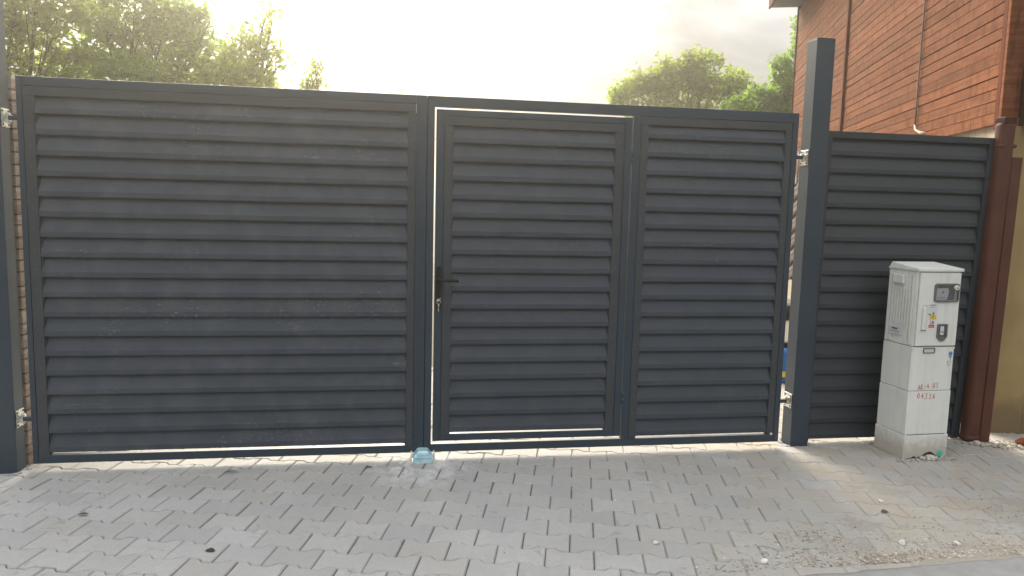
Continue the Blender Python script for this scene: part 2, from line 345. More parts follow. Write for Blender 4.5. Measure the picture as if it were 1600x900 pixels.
# paved surface: sand bed + interlocking concrete pavers
pave = tag(B('pavement', M_sand, None, -6, 9, -1.95, 14, -.07, -.011, bevel=0), kind='structure')
U = Vector((.9683, -.2497, 0)); V = Vector((.2497, .9683, 0)); PU, PV = .2068, .1485
P0 = Vector((1.705, -1.059, 0))
def paver_outline(gap=.0022):
    a, h, s = .0115, PV/2, .012; L = PU/2
    # half width as a function of u: wide near the ends, narrow in the middle
    top = [(-L+gap, h+a-gap), (-L/2-s, h+a-gap), (-L/2+s, h-a-gap), (L/2-s, h-a-gap), (L/2+s, h+a-gap), (L-gap, h+a-gap)]
    return top+[(u, -v) for u, v in reversed(top)]
def paver_bm(bm, c, rng, dz=None, tilt=None):
    pts = paver_outline(rng.choice((.0014, .002, .003))); n = len(pts)
    dz = rng.uniform(-.0022, .0022) if dz is None else dz
    tx, ty = (rng.uniform(-.01, .01), rng.uniform(-.01, .01))
    rings = []
    for ins, z in ((0, -.05), (0, -.005), (.0045, 0.0)):
        rg = []
        for (u, v) in pts:
            l = math.hypot(u, v); uu = u-math.copysign(ins, u)*(1 if abs(u) > .08 else 0); vv = v-math.copysign(ins, v)
            rg.append(bm.verts.new(c+U*uu+V*vv+Vector((0, 0, z+dz+tx*u+ty*v))))
        rings.append(rg)
    for i in (0, 1):
        for j in range(n): bm.faces.new((rings[i][j], rings[i][(j+1) % n], rings[i+1][(j+1) % n], rings[i+1][j]))
    # top as three convex pieces (end, waist, end)
    t = rings[2]; 
    bm.faces.new((t[0], t[1], t[10], t[11])); bm.faces.new((t[1], t[2], t[9], t[10])); bm.faces.new((t[2], t[3], t[8], t[9])); bm.faces.new((t[3], t[4], t[7], t[8])); bm.faces.new((t[4], t[5], t[6], t[7]))
rngp = random.Random(3)
vis, rest = [], []
for j in range(-14, 34):
    for i in range(-40, 45):
        c = P0+U*(PU*(i+.5+(.5 if j % 2 else 0)))+V*(PV*j)
        if c.x < -3.2 or c.x > 7.0 or c.y < -1.93 or c.y > 2.4: continue
        x, y, k = pix(c)
        # pavers stop at the house wall
        q = c-Vector((5.86, .2, 0)); 
        if q.dot(Vector((.938, -.345, 0))) > .05 and q.dot(Vector((.345, .938, 0))) > .05: continue
        if k > .3 and -30 < x < 1630 and y < 930 and c.y < .12 and c.y > -1.66: vis.append((k, c))
        else: rest.append(c)
vis.sort(key=lambda t: t[0]); rest += [c for k, c in vis[299:]]; vis = vis[:299]
protos = []
for k in range(10):
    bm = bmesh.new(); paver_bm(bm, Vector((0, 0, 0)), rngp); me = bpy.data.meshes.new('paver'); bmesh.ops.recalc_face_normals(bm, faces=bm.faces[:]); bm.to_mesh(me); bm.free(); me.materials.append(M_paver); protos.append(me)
for k, c in vis:
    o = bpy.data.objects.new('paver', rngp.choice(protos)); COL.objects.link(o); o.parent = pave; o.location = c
bm = bmesh.new()
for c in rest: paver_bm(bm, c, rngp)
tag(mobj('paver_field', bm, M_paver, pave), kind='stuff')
# concrete kerb along the road with a worn edge
bm = bmesh.new(); rk = random.Random(5); prev = None
for i in range(0, 261):
    x = -4+i*.05; ye = -1.535+.035*(x-4)+.012*noise.noise(Vector((x*5, 0, 0)))+.010*noise.noise(Vector((x*21, 3, 0)))
    ye = min(ye, -1.50) if x > 1 else ye
    r = [bm.verts.new(p) for p in ((x, ye, -.06), (x, ye-.002, .004+.003*noise.noise(Vector((x*9, 7, 0)))), (x, ye-.03, .010), (x, -1.93, .008), (x, -1.95, -.06))]
    if prev:
        for k in range(4): bm.faces.new((prev[k], r[k], r[k+1], prev[k+1]))
    prev = r
tag(mobj('kerb', bm, M_kerb, smooth=True), kind='structure')
# thin dirt lying over the pavers on the right
bm = bmesh.new(); nx, ny = 250, 135; g = []
for j in range(ny):
    row = []
    for i in range(nx):
        x = 2.7+3.4*i/(nx-1); y = -1.56+1.72*j/(ny-1)
        m = max(0, min(1, (x-3.0)/1.1))*.75+.45*max(0, min(1, (-.75-y)/.6))*max(0, min(1, (x-3.1)/.6))
        wall = max(0, 1-abs((Vector((x, y, 0))-Vector((5.86, .2, 0))).dot(Vector((.345, .938, 0))))/.22)*max(0, min(1, (x-5.25)/.3))
        n = noise.fractal(Vector((x*2.6, y*3.6, 1)), 1, 2, 5)
        n2 = noise.fractal(Vector((x*30, y*30, 4)), .8, 2, 3)
        z = -.0112+.0088*m+.0058*n+.0022*n2+.0012*noise.noise(Vector((x*90, y*90, 2)))+.016*wall*(1+.6*n2)
        if y > 0.02: z -= (y-.02)*.08
        row.append(bm.verts.new((x, y, z)))
    g.append(row)
for j in range(ny-1):
    for i in range(nx-1): bm.faces.new((g[j][i], g[j][i+1], g[j+1][i+1], g[j+1][i]))
tag(mobj('dirt', bm, M_dirt, smooth=True), label='sandy dirt spread over the pavers by the kerb', cat='dirt', kind='stuff')
# gravel along the kerb and scattered crumbs
bm = bmesh.new(); rg = random.Random(11)
for k in range(3000):
    t = rg.random()
    if t < .5: x = rg.uniform(3.1, 5.4); y = -1.49+abs(rg.gauss(0, .05)); x = x if rg.random() < .3 else rg.gauss(4.2, .35)
    elif t < .75:
        cx, cy, s = rg.choice(((3.75, -1.2, .12), (4.55, -1.38, .10), (3.55, -1.36, .14), (4.25, -1.3, .15), (4.95, -1.05, .2))); x = rg.gauss(cx, s); y = rg.gauss(cy, s*.45)
    elif t < .86: x = rg.uniform(5.1, 6.3); y = .05-.36*(x-5.7)+rg.gauss(-.02, .03)
    else: x = rg.uniform(0, 5.8); y = rg.uniform(-1.45, -.05)
    if y < -1.52: continue
    rock(bm, (x, y, .002), rg.uniform(.0015, .0062)*(1.0 if t < .86 else .6), rg, .7, 1)
tag(mobj('gravel', bm, M_gravel), label='loose gravel and crumbs scattered along the kerb', cat='gravel', kind='stuff')
# bigger white chips, one by one
chips = [((4.13, -1.33, .006), .019, 'largest white stone chip in the gravel by the kerb'), ((4.38, -1.36, .005), .014, 'white stone chip right of the largest one in the kerb gravel'),
         ((4.35, -.87, .004), .015, 'white stone chip alone on the pavers left of the ochre wall'), ((3.02, -1.20, .004), .014, 'white chip on bare grey pavers left of the dirt'),
         ((3.42, -1.42, .004), .015, 'white chip at the left end of the kerb gravel'), ((2.98, -.72, .003), .008, 'small white chip on a paver in the middle of the paving')]
for (p, s, lb) in chips:
    bm = bmesh.new(); rock(bm, (0, 0, 0), s, rg, .6, 2); o = mobj('stone_chip', bm, M_chip); o.location = p; tag(o, label=lb, cat='stone', group='white stone chips on the paving')
# fallen leaves
def fallen(p, L, w, rz, m, label, curl=.3):
    L *= .75; w *= .7
    bm = bmesh.new(); rows = []
    for i in range(7):
        t = i/6; ww = w*math.sin(math.pi*(t*.92+.05))**.8
        rows.append([bm.verts.new((L*(t-.5), ww*s, .002+curl*abs(s)**2*ww*.4+.004*math.sin(t*3))) for s in (-1, -.5, 0, .5, 1)])
    for a, b in zip(rows, rows[1:]):
        for k in range(4): bm.faces.new((a[k], b[k], b[k+1], a[k+1]))
    bmesh.ops.solidify(bm, geom=bm.faces[:], thickness=.0012)
    o = mobj('fallen_leaf', bm, m, smooth=True); o.location = p; o.rotation_euler = (0, 0, rz); tag(o, label=label, cat='leaf', group='leaves fallen on the paving')
fallen((.47, -.62, .002), .055, .016, .3, M_deadleaf, 'dark withered leaf lying on pavers below the left gate post')
fallen((1.02, -.12, .002), .10, .010, .15, M_deadleaf, 'long thin dead leaf on the pavers left of centre near the gate')
fallen((1.12, -1.06, .002), .055, .02, -.3, M_deadleaf, 'yellowish brown leaf lying near the bottom left of the paving')
fallen((-.10, -.55, .002), .05, .022, .8, M_greenleaf, 'green leaf at the far left edge of the paving')
fallen((4.28, -1.0, .003), .05, .021, -.1, M_greenleaf, 'green leaf lying in the dirt in front of the cabinet')
fallen((1.75, -.12, .002), .06, .012, .1, M_deadleaf, 'small dark curled leaf on the pavers just left of the gate stop')

# ------------------------------------------------------------------ gate
SP = .1042
def slat_mesh(x0, x1, pitch, m, yf=.0035, yb=.031, lip=.030):
    bm = bmesh.new(); top = pitch*1.10
    prof = [(yb, top), (yf+.0032, lip+.0015), (yf+.0018, lip-.0015), (yf, .002), (yf+.0012, 0), (yb*.85, .003), (yb*.85, .006), (yf+.006, .005), (yf+.0095, lip-.002), (yb+.003, top)]
    nseg = 6; rings = []
    for i in range(nseg+1):
        x = x0+(x1-x0)*i/nseg; rings.append([bm.verts.new((x, y, z)) for y, z in prof])
    n = len(prof)
    for a, b in zip(rings, rings[1:]):
        for k in range(n): bm.faces.new((a[k], a[(k+1) % n], b[(k+1) % n], b[k]))
    bm.faces.new(rings[0]); bm.faces.new(rings[-1])
    bmesh.ops.recalc_face_normals(bm, faces=bm.faces[:])
    me = bpy.data.meshes.new('slat'); bm.to_mesh(me); bm.free(); me.materials.append(m); return me
rs = random.Random(21)
def slats(parent, x0, x1, z0, pitch, n, ztop, m, y=0.):
    me = slat_mesh(x0, x1, pitch, m); 
    for k in range(n):
        mm = me
        o = bpy.data.objects.new('slat', mm); link(o, parent); o.location = (0, y, z0+k*pitch); o.rotation_euler = (rs.uniform(-.006, .006), rs.uniform(-.0006, .0006), 0)
def channel(parent, x0, x1, y0, y1, z0, z1):
    bm = bmesh.new(); box(bm, x0, x1, y0, y1, z0, z1); mx_, mn_ = max(x1-x0, z1-z0), min(x1-x0, z1-z0)
    if x1-x0 > z1-z0: box(bm, x0+.001, x1-.001, y0+.012, y1-.002, z0+.002, z1+.006)
    else: box(bm, x0-.006, x1+.006, y0+.012, y1-.002, z0+.002, z1-.002)
    return mobj('channel', bm, M_chan, parent, bevel=.0015)
def rivets(parent, xs, zs, y):
    bm = bmesh.new()
    for x in xs:
        for z in zs:
            cyl(bm, (x, y+.001, z), (x, y-.0022, z), .0032, 8)
    tag(mobj('rivets', bm, M_zincdull, parent), kind='stuff')
M_zincdull = mat('painted_rivet', (.10, .115, .125), .35, build=lambda g: g.base(g.ramp(g.noise(g.pos(), 200, 2), (.3, (.08, .095, .105)), (.7, (.14, .15, .155)))))

def hinge(parent, px, side, z):      # px = x of the post face, side=+1: post right of the leaf
    h = bpy.data.objects.new('hinge', None); link(h, parent)
    h.location = (px, (.075 if side > 0 else .026), z); s = side
    bm = bmesh.new(); box(bm, *(sorted((0, -s*.005))), -.042, .042, -.046, .046)
    pl = mobj('hinge_plate', bm, M_zinc, h, bevel=.002)
    for a in (-.030, .030):
        for b in (-.034, .034):
            bm = bmesh.new(); cyl(bm, (-s*.0045, a, b), (-s*.0062, a, b), .006, 12); mobj('screw_hole', bm, M_dark, h)
    bm = bmesh.new()
    box(bm, *(sorted((-s*.005, -s*.030))), -.012, .012, -.005, .016)
    box(bm, *(sorted((-s*.005, -s*.034))), -.018, -.004, -.020, -.008)
    cyl(bm, (-s*.02, -.005, -.026), (-s*.02, -.005, .026), .0085, 14)
    cyl(bm, (-s*.02, -.005, .016), (-s*.02, -.005, .021), .0125, 6)
    mobj('hinge_knuckle', bm, M_zinc, h, bevel=.001)
    bm = bmesh.new(); x1 = -s*(.112 if s > 0 else .075)
    box(bm, *(sorted((-s*.028, x1))), -.03, -.012, -.011, .011); mobj('hinge_arm', bm, M_frame if s < 0 else M_chan, h, bevel=.001)
    return h

def leaf_frame(parent, name, x0, x1, zb, zt, wl, wr, hb, ht, cl, cr_, ct, y0=0., dep=.04, slit=.007, m=M_frame):
    """tube frame with an inner channel on three sides, mitred look"""
    B(name, m, parent, x0, x0+wl, y0, y0+dep, zb, zt, bevel=.002); B(name, m, parent, x1-wr, x1, y0, y0+dep, zb, zt, bevel=.002)
    B(name, m, parent, x0+wl+.0003, x1-wr-.0003, y0+.0012, y0+dep-.001, zb, zb+hb, bevel=.002); B(name, m, parent, x0+wl+.0003, x1-wr-.0003, y0+.0012, y0+dep-.001, zt-ht, zt, bevel=.002)
    a, b = x0+wl+.002, x1-wr-.002; top = zt-ht-.002; bot = zb+hb+slit
    channel(parent, a, a+cl, y0+.002, y0+dep-.002, bot-.012, top-ct-.0008); channel(parent, b-cr_, b, y0+.002, y0+dep-.002, bot-.012, top-ct-.0008)
    channel(parent, a, b, y0+.0028, y0+dep-.002, top-ct, top)
    return a+cl, b-cr_, bot, top-ct

gl_ = empty('gate_leaf', (0, 0, 0), label='wide anthracite louvred gate leaf on the left, hung from the left post', cat='gate', group='the two leaves of the driveway gate')
a, b, bot, top = leaf_frame(gl_, 'frame_tube', .0, 2.056, .04, 2.05, .027, .058, .044, .046, .052, .040, .045)
slats(gl_, a-.006, b+.006, .0985, SP, 18, top, M_slat)
B('cover_strip', M_frame, gl_, 2.014, 2.030, -.0025, -.0005, .05, 1.998, bevel=.0008)
rivets(gl_, (a-.026, b+.020), [.14+SP*k for k in range(18)], .002)
B('astragal', M_frame, gl_, 2.046, 2.076, .042, .046, .045, 2.045, bevel=.001)
hinge(gl_, -.067, -1, 1.842); hinge(gl_, -.067, -1, .285)

gr = empty('gate_leaf', (0, 0, 0), label='anthracite louvred gate leaf with a pedestrian door built into it', cat='gate', group='the two leaves of the driveway gate')
# outer tubes of the right leaf: the door closes against the left tube and the mullion
B('frame_tube', M_frame, gr, 2.059, 2.0985, 0, .04, .04, 2.05, bevel=.002)
B('frame_tube', M_frame, gr, 4.222, 4.257, 0, .04, .04, 2.05, bevel=.002)
B('frame_tube', M_frame, gr, 2.0988, 4.2217, .0012, .039, .04, .086, bevel=.002)
B('frame_tube', M_frame, gr, 2.0988, 4.2217, .0012, .039, 1.992, 2.05, bevel=.002)
B('frame_tube', M_frame, gr, 3.236, 3.280, .0006, .0385, .0863, 1.9917, bevel=.002)
channel(gr, 3.282, 3.326, .002, .038, .088, 1.9435); channel(gr, 4.178, 4.220, .002, .038, .088, 1.9435)
channel(gr, 3.282, 4.220, .0028, .038, 1.9443, 1.990)
slats(gr, 3.320, 4.184, .0985, SP, 18, 1.9443, M_slat2)
rivets(gr, (3.304, 4.199), [.14+SP*k for k in range(18)], .002)
hinge(gr, 4.352, 1, 1.795); hinge(gr, 4.352, 1, .285)
bm = bmesh.new(); cyl(bm, (4.205, .001, .093), (4.205, -.006, .093), .008, 10); mobj('bolt_head', bm, M_zinc, gr)
# the wicket door
wd = bpy.data.objects.new('wicket_door', None); link(wd, gr); tag(wd, label='pedestrian door with black handle in the gate leaf')
a, b, bot, top = leaf_frame(wd, 'door_tube', 2.1085, 3.2285, .104, 1.980, .042, .042, .040, .036, .048, .052, .046, slit=.008)
slats(wd, a-.006, b+.006, .1525, .1031, 17, top, M_slat2)
rivets(wd, (a-.024, b+.026), [.19+.1030*k for k in range(17)], .002)
for z in (1.76, .34):
    bm = bmesh.new(); cyl(bm, (3.2325, -.008, z-.035), (3.2325, -.008, z-.002), .0065, 10); cyl(bm, (3.2325, -.008, z+.002), (3.2325, -.008, z+.035), .0065, 10); cyl(bm, (3.2325, -.008, z+.035), (3.2325, -.008, z+.042), .004, 8)
    mobj('door_hinge', bm, M_frame, wd)
hp = bmesh.new(); n = 10
def capsule(w, z0, z1):
    pts = [(w*math.cos(t*math.pi/n), z1-w+w*math.sin(t*math.pi/n)) for t in range(n+1)]
    return pts+[(-x, z0+z1-z) for x, z in [(p[0], p[1]) for p in pts]]
prism(hp, capsule(.0155, .868, 1.118), (2.1290, -.001, 0), (1, 0, 0), (0, 0, 1), (0, -1, 0), .013)
hpo = mobj('handle_plate', hp, M_handle, wd, bevel=.002)
bm = bmesh.new(); cyl(bm, (2.1290, -.009, 1.040), (2.1290, -.045, 1.040), .010, 16); tube(bm, [(2.1290, -.048, 1.040), (2.150, -.049, 1.0405), (2.20, -.049, 1.039), (2.238, -.048, 1.0365)], [.0105, .0098, .0092, .0088], 12)
mobj('handle_lever', bm, M_handle, wd, smooth=False)
bm = bmesh.new(); cyl(bm, (2.1290, -.010, .925), (2.1290, -.020, .925), .0085, 16); mobj('lock_cylinder', bm, M_zinc, wd)
# key left in the lock with its ring
kr = empty('door_key', (2.129, -.02, .925), label='bright key on a ring hanging from the lock below the black handle', cat='key')
bm = bmesh.new(); box(bm, -.0012, .0012, -.022, 0, -.004, .004); mobj('key_in_lock', bm, M_zinc, kr)
bm = bmesh.new(); R_ = .012
tube(bm, [(R_*math.cos(t), -.024, -.006+R_*math.sin(t)) for t in [i*2*math.pi/20 for i in range(21)]], .0015, 6)
tube(bm, [(.0, -.024, .006), (.008, -.026, .012), (.014, -.026, .016)], .0018, 6); mobj('ring', bm, M_zinc, kr)
bm = bmesh.new(); prism(bm, [(-.004, -.017), (.004, -.017), (.0045, -.026), (.0022, -.030), (.0022, -.056), (0, -.060), (-.003, -.056), (-.0022, -.030), (-.0045, -.026)], (0, -.026, 0), (1, 0, 0), (0, 0, 1), (0, -1, 0), .002); mobj('hanging_key', bm, M_zinc, kr)
# gate stop with blue film
gs = empty('gate_stop', (2.052, -.03, 0), label='shiny blue film covered steel stop under the meeting stiles', cat='gate stop')
bm = bmesh.new()
prof = [(-.050, .004), (-.058, .012), (-.058, .030), (-.050, .044), (-.040, .052), (-.034, .064), (-.024, .070), (.024, .070), (.034, .064), (.040, .052), (.050, .044), (.058, .030), (.058, .012), (.050, .004)]
rings = []
for y, k in ((-.045, .90), (-.040, 1.), (.03, 1.)): rings.append([bm.verts.new((x*k, y, .004+(z-.004)*k)) for x, z in prof])
for p, q in zip(rings, rings[1:]):
    for k in range(len(prof)): bm.faces.new((p[k], p[(k+1) % len(prof)], q[(k+1) % len(prof)], q[k]))
bm.faces.new(rings[0]); bm.faces.new(rings[-1]); mobj('stop_body', bm, M_stop, gs, bevel=.003)
B('ridge', M_stop, gs, -.046, .046, -.050, -.0455, .032, .040, bevel=.002); B('ridge', M_stop, gs, -.030, .030, -.050, -.0455, .046, .062, bevel=.003)
B('base_plate', M_zinc, gs, -.068, .068, -.052, .035, .0, .005, bevel=.001)
for s in (-1, 1): B('side_cheek', M_white, gs, *(sorted((s*.060, s*.068))), -.042, .03, .005, .052, bevel=.001)

# ------------------------------------------------------------------ posts and fence
def post(x0, x1, y0, y1, h, label):
    t = empty('gate_post', ((x0+x1)/2, (y0+y1)/2, 0), label=label, cat='gate post', group='square posts carrying the gate')
    cx, cy = (x0+x1)/2, (y0+y1)/2
    B('post_tube', M_frame, t, x0-cx, x1-cx, y0-cy, y1-cy, -.02, h, bevel=.003); B('cap', M_chan, t, x0-cx-.0008, x1-cx+.0008, y0-cy-.0008, y1-cy+.0008, h+.0005, h+.006, bevel=.002)
    bm = bmesh.new(); rr = random.Random(int(x0*10)+5)
    for k in range(26):
        a = rr.uniform(0, 6.28); rock(bm, (math.cos(a)*(x1-x0)*.75, math.sin(a)*(y1-y0)*.8, .0), rr.uniform(.008, .02), rr, .5, 1)
    tag(mobj('mortar_crumbs', bm, M_kerb, t), kind='stuff')
post(-.172, -.067, -.028, .075, 2.62, 'square anthracite steel post at the left edge carrying the wide gate leaf')
post(4.352, 4.470, .020, .130, 2.492, 'tall square anthracite steel post between gate and side fence panel')

fp = empty('fence_panel', (4.5, .09, 0), label='narrow dark louvred fence panel between right post and brown downpipe', cat='fence')
fp.location = (0, 0, 0)
def slant(name, m, xa0, xa1, xb0, xb1, y0, y1, z0, z1):   # bottom x range, top x range
    bm = bmesh.new(); hexa(bm, [(xa0, y0, z0), (xa1, y0, z0), (xa1, y1, z0), (xa0, y1, z0), (xb0, y0, z1), (xb1, y0, z1), (xb1, y1, z1), (xb0, y1, z1)])
    return mobj(name, bm, m, fp, bevel=.0015)
slant('stile', M_fslat, 4.474, 4.512, 4.474, 4.533, .08, .12, .006, 1.965)
slant('stile', M_fslat, 5.537, 5.600, 5.628, 5.680, .08, .12, .006, 1.965)
B('rail', M_fslat, fp, 4.5335, 5.6277, .0812, .1188, 1.925, 1.965, bevel=.0015)
for k in range(18):
    z0 = .022+k*.1058; xr = 5.548+.088*(z0/1.96)
    me = slat_mesh(4.50, xr, .1058, M_fslat); o = bpy.data.objects.new('slat', me); link(o, fp); o.location = (0, .083, z0); 

# ------------------------------------------------------------------ brown downpipe and steel channel
dp = empty('downpipe', (5.635, -.01, 0), label='brown painted metal downpipe beside the right end of the fence panel', cat='pipe')
def upright(name, parent, xa, xb, za, ya, xc, xd, zb, yb, dep, bev):
    bm = bmesh.new(); hexa(bm, [(xa, ya, za), (xb, ya-.012, za), (xb, ya+dep, za), (xa, ya+dep, za), (xc, yb, zb), (xd, yb-.012, zb), (xd, yb+dep, zb), (xc, yb+dep, zb)])
    o = mobj(name, bm, M_pipe, parent, bevel=bev, seg=4); return o
upright('pipe', dp, 5.580-5.635, 5.672-5.635, 0, .005, 5.664-5.635, 5.762-5.635, 2.07, .04, .08, .03)
upright('pipe_foot', dp, 5.575-5.635, 5.677-5.635, 0, .000, 5.577-5.635, 5.680-5.635, .05, .002, .085, .03)
upright('bracket', dp, 5.654-5.635, 5.768-5.635, 1.90, .036, 5.655-5.635, 5.770-5.635, 1.925, .036, .085, .02)
bm = bmesh.new(); box(bm, .035, .118, .034, .12, 2.05, 2.095); mobj('gutter_bracket', bm, M_darkwood, dp, bevel=.006)
bs = empty('metal_strip', (5.70, -.005, 0), label='flat brown steel strip standing between the downpipe and the ochre wall', cat='strip')
upright('strip', bs, 5.682-5.70, 5.742-5.70, 0, .0, 5.756-5.70, 5.822-5.70, 1.845, .04, .025, .003)

# ------------------------------------------------------------------ house
hd = Vector((.345, .9386, 0)).normalized(); he = Vector((hd.y, -hd.x, 0)); hn = -he
K = Vector((5.868, .262, 0))             # near corner of the clad side wall
house = empty('house', K, label='house clad in red brown boards above a pale and ochre ground floor', cat='house')
house.rotation_euler = (0, 0, math.atan2(he.y, he.x))   # local x = to the right along the facade, y = back along the side wall
# local frame: x = he, y = hd
SL = 8.22
B('side_wall', M_plaster, house, .03, .25, -.03, SL-.03, -.05, 2.12, bevel=0)
bm = bmesh.new(); box(bm, .262, 6, -.035, .2, -.05, 2.10)
mobj('front_wall', bm, M_ochre, house)
bm = bmesh.new(); box(bm, .035, .2615, -.06, -.031, -.05, 2.06); mobj('corner_edge', bm, M_ochre, house, bevel=.006)
bm = bmesh.new(); rr = random.Random(8); z = 0
while z < 2.0:
    h = rr.uniform(.03, .12); w = rr.uniform(.012, .03); hexa(bm, [(.0351-w*.7, -.055, z), (.036, -.058, z), (.036, -.02, z), (.0351-w, -.02, z), (.0351-w*.6, -.055, z+h*.97), (.036, -.058, z+h*.97), (.036, -.02, z+h*.97), (.0351-w, -.02, z+h*.97)]); z += h
mobj('broken_edge', bm, M_plaster, house, bevel=.003)
B('upper_wall', M_darkwood, house, .012, 6, .02, SL, 2.14, 4.89, bevel=0)
B('back_wall', M_ochre, house, .25, 6, SL-.2, SL-.031, -.05, 2.12, bevel=0)
B('right_wall', M_ochre, house, 5.8, 5.99, .2, SL-.2, -.05, 2.12, bevel=0)
pitchb = .081; nrow = 34; rb = random.Random(31)
secs = [(.062, 4.46), (4.54, SL-.03)]
for (s0, s1) in secs:
    for k in range(nrow):
        z0 = 2.085+k*pitchb; z1 = z0+pitchb-rb.uniform(.004, .007); t = rb.uniform(-.0025, .0025)
        cuts = [s0]
        if s0 < 1 and rb.random() < .3: cuts.append(rb.uniform(1.5, 3.5))
        cuts.append(s1)
        for a_, b_ in zip(cuts, cuts[1:]):
            bm = bmesh.new(); w = rb.uniform(-.003, .003)*(.3 if b_-a_ < 3.5 else 1)
            hexa(bm, [(-.014+t, a_+.001, z0+w), (.0115, a_+.001, z0+w), (.0115, b_-.001, z0-w), (-.014+t, b_-.001, z0-w), (-.0125+t, a_+.001, z1+w), (.0115, a_+.001, z1+w), (.0115, b_-.001, z1-w), (-.0125+t, b_-.001, z1-w)])
            mobj('board', bm, M_wood, house)
# dark facade boards of the overhanging upper storey
for k in range(12):
    B('facade_board', M_darkwood, house, .075+k*.12, .075+k*.12+.116, -.19, -.16, 2.04, 4.89, bevel=.002)
B('facade_box', M_darkwood, house, .08, 6, -.158, .018, 2.06, 4.89, bevel=0)
B('corner_board', M_trim, house, -.034, -.0145, .0, .060, 2.05, 4.89, bevel=.003)
B('corner_board', M_wood, house, -.034, .072, -.045, -.001, 2.02, 4.89, bevel=.004)
B('batten', M_trim, house, -.045, .0115, 4.461, 4.539, 2.06, 4.89, bevel=.003)
B('end_board', M_trim, house, -.035, .0115, SL-.029, SL+.01, 2.06, 4.89, bevel=.003)
B('eave', M_roof, house, -.47, 6.4, -.5, SL+.05, 4.892, 4.92, bevel=.002)
B('fascia', M_trim, house, -.50, -.472, -.5, SL+.05, 4.87, 5.06, bevel=.003)
bm = bmesh.new(); hexa(bm, [(-.5, -.55, 4.93), (6.45, -.55, 4.93), (6.45, SL+.05, 4.93), (-.5, SL+.05, 4.93), (2.9, -.5, 7.2), (3.1, -.5, 7.2), (3.1, SL, 7.2), (2.9, SL, 7.2)])
mobj('roof', bm, mat('roof_tile_brown', (.14, .07, .05), .8, build=lambda g: g.base(g.ramp(g.noise(g.pos(), 6, 4), (.3, (.11, .055, .04)), (.7, (.18, .09, .06))))), house)
# conduit down the boards, ending in loose cables above the fence panel
bm = bmesh.new(); tube(bm, [(-.026, 1.70, 4.83), (-.026, 1.70, 3.4), (-.026, 1.705, 2.75), (-.026, 1.70, 2.40), (-.028, 1.69, 2.245)], .0075, 8); mobj('conduit', bm, M_conduit, house)
bm = bmesh.new()
for p, q in ((0, 0), (.012, .006)):
    tube(bm, [(-.03, 1.69+p, 2.25), (-.04-q, 1.62+p, 2.20), (-.05-q, 1.45, 2.165-p), (-.05-q, 1.30, 2.145), (-.05, 1.95+p, 2.14), ][0:4], .0045, 7)
tube(bm, [(-.04, 2.62, 2.13), (-.045, 2.48, 2.19), (-.045, 2.42, 2.20), (-.045, 2.36, 2.175), (-.05, 2.15, 2.14), (-.05, 1.9, 2.12), (-.05, 1.6, 2.14)], .005, 7)
tube(bm, [(-.05, 2.56, 2.14), (-.05, 2.44, 2.175), (-.05, 2.3, 2.15), (-.05, 2.1, 2.13)], .0045, 7)
mobj('loose_cable', bm, M_cable, house)

# ------------------------------------------------------------------ stone wall seen in the gap at the left post
sw = empty('stone_wall', (0, 0, 0), label='rough split stone wall end visible between left post and gate', cat='wall')
bm = bmesh.new(); box(bm, -.42, -.068, .118, 1.3, -.05, 2.0); mobj('mortar_core', bm, M_mortar, sw)
z = 0; rw = random.Random(17); row_ = 0
while z < 2.0:
    h = rw.uniform(.048, .078); y = .10
    while y < 1.25:
        L = rw.uniform(.10, .26); bm = bmesh.new(); r = bmesh.ops.create_grid(bm, x_segments=4, y_segments=3, size=.5)
        for v in r['verts']:
            u, w = v.co.x+.5, v.co.y+.5; e = (1-abs(2*u-1)**3)*(1-abs(2*w-1)**3)
            bulge = .020*e+.012*noise.noise(Vector((y*9+u*3, z*17+w*2, 1)))*e
            v.co = Vector((-.062+bulge, y+u*(L-.006), z+w*(h-.007)))
        ex = bmesh.ops.extrude_face_region(bm, geom=bm.faces[:])
        for v in [g_ for g_ in ex['geom'] if isinstance(g_, bmesh.types.BMVert)]: v.co.x = -.12
        mobj('stone', bm, M_stone, sw, smooth=False); y += L
    z += h

# ------------------------------------------------------------------ things glimpsed in the gap by the right post
rp = empty('twisted_rope', (4.70, 1.15, 0), label='pale twisted rope seen through the gap left of the tall right post', cat='rope')
p1 = at(1246, 298, 1.15); p2 = at(1234, 436, 1.15); bx = (p1.x+p2.x)/2; rp.location = (bx, 1.15, 0)
for k, mm in ((0, M_rope), (1, M_rope), (2, M_ropedk)):
    bm = bmesh.new(); zt, zb = p1.z+.05, p2.z; n = 60
    tube(bm, [((.014 if k < 2 else .011)*math.cos(i*.62+k*2.09), (.014 if k < 2 else .011)*math.sin(i*.62+k*2.09), zb+(zt-zb)*i/n) for i in range(n+1)], .015 if k < 2 else .012, 7); mobj('strand', bm, mm, rp)
bm = bmesh.new(); tube(bm, [(0, 0, p1.z+.04), (.0, 0, 1.93)], .008, 8); tube(bm, [(-5.0, .0, 1.96), (-2.4, 0, 1.90), (0, 0, 1.93), (.9, 0, 1.97), (1.05, 0, 2.0)], .004, 6); mobj('hanging_line', bm, M_cable, rp)
bc = at(1226, 560, 1.75); bt = empty('blue_canister', (bc.x-.02, 1.75, 0), label='blue plastic canister with yellow label standing behind the gap by the right post', cat='canister')
H_ = at(1226, 540, 1.75).z
bm = bmesh.new(); tube(bm, [(0, 0, .0), (0, 0, .02), (0, 0, H_-.05), (0, 0, H_-.01)], [.125, .13, .13, .10], 24); mobj('canister_body', bm, M_bar, bt)
bm = bmesh.new(); tube(bm, [(0, 0, H_-.01), (0, 0, H_+.035)], .05, 16); mobj('cap', bm, M_handle, bt, bevel=.004)
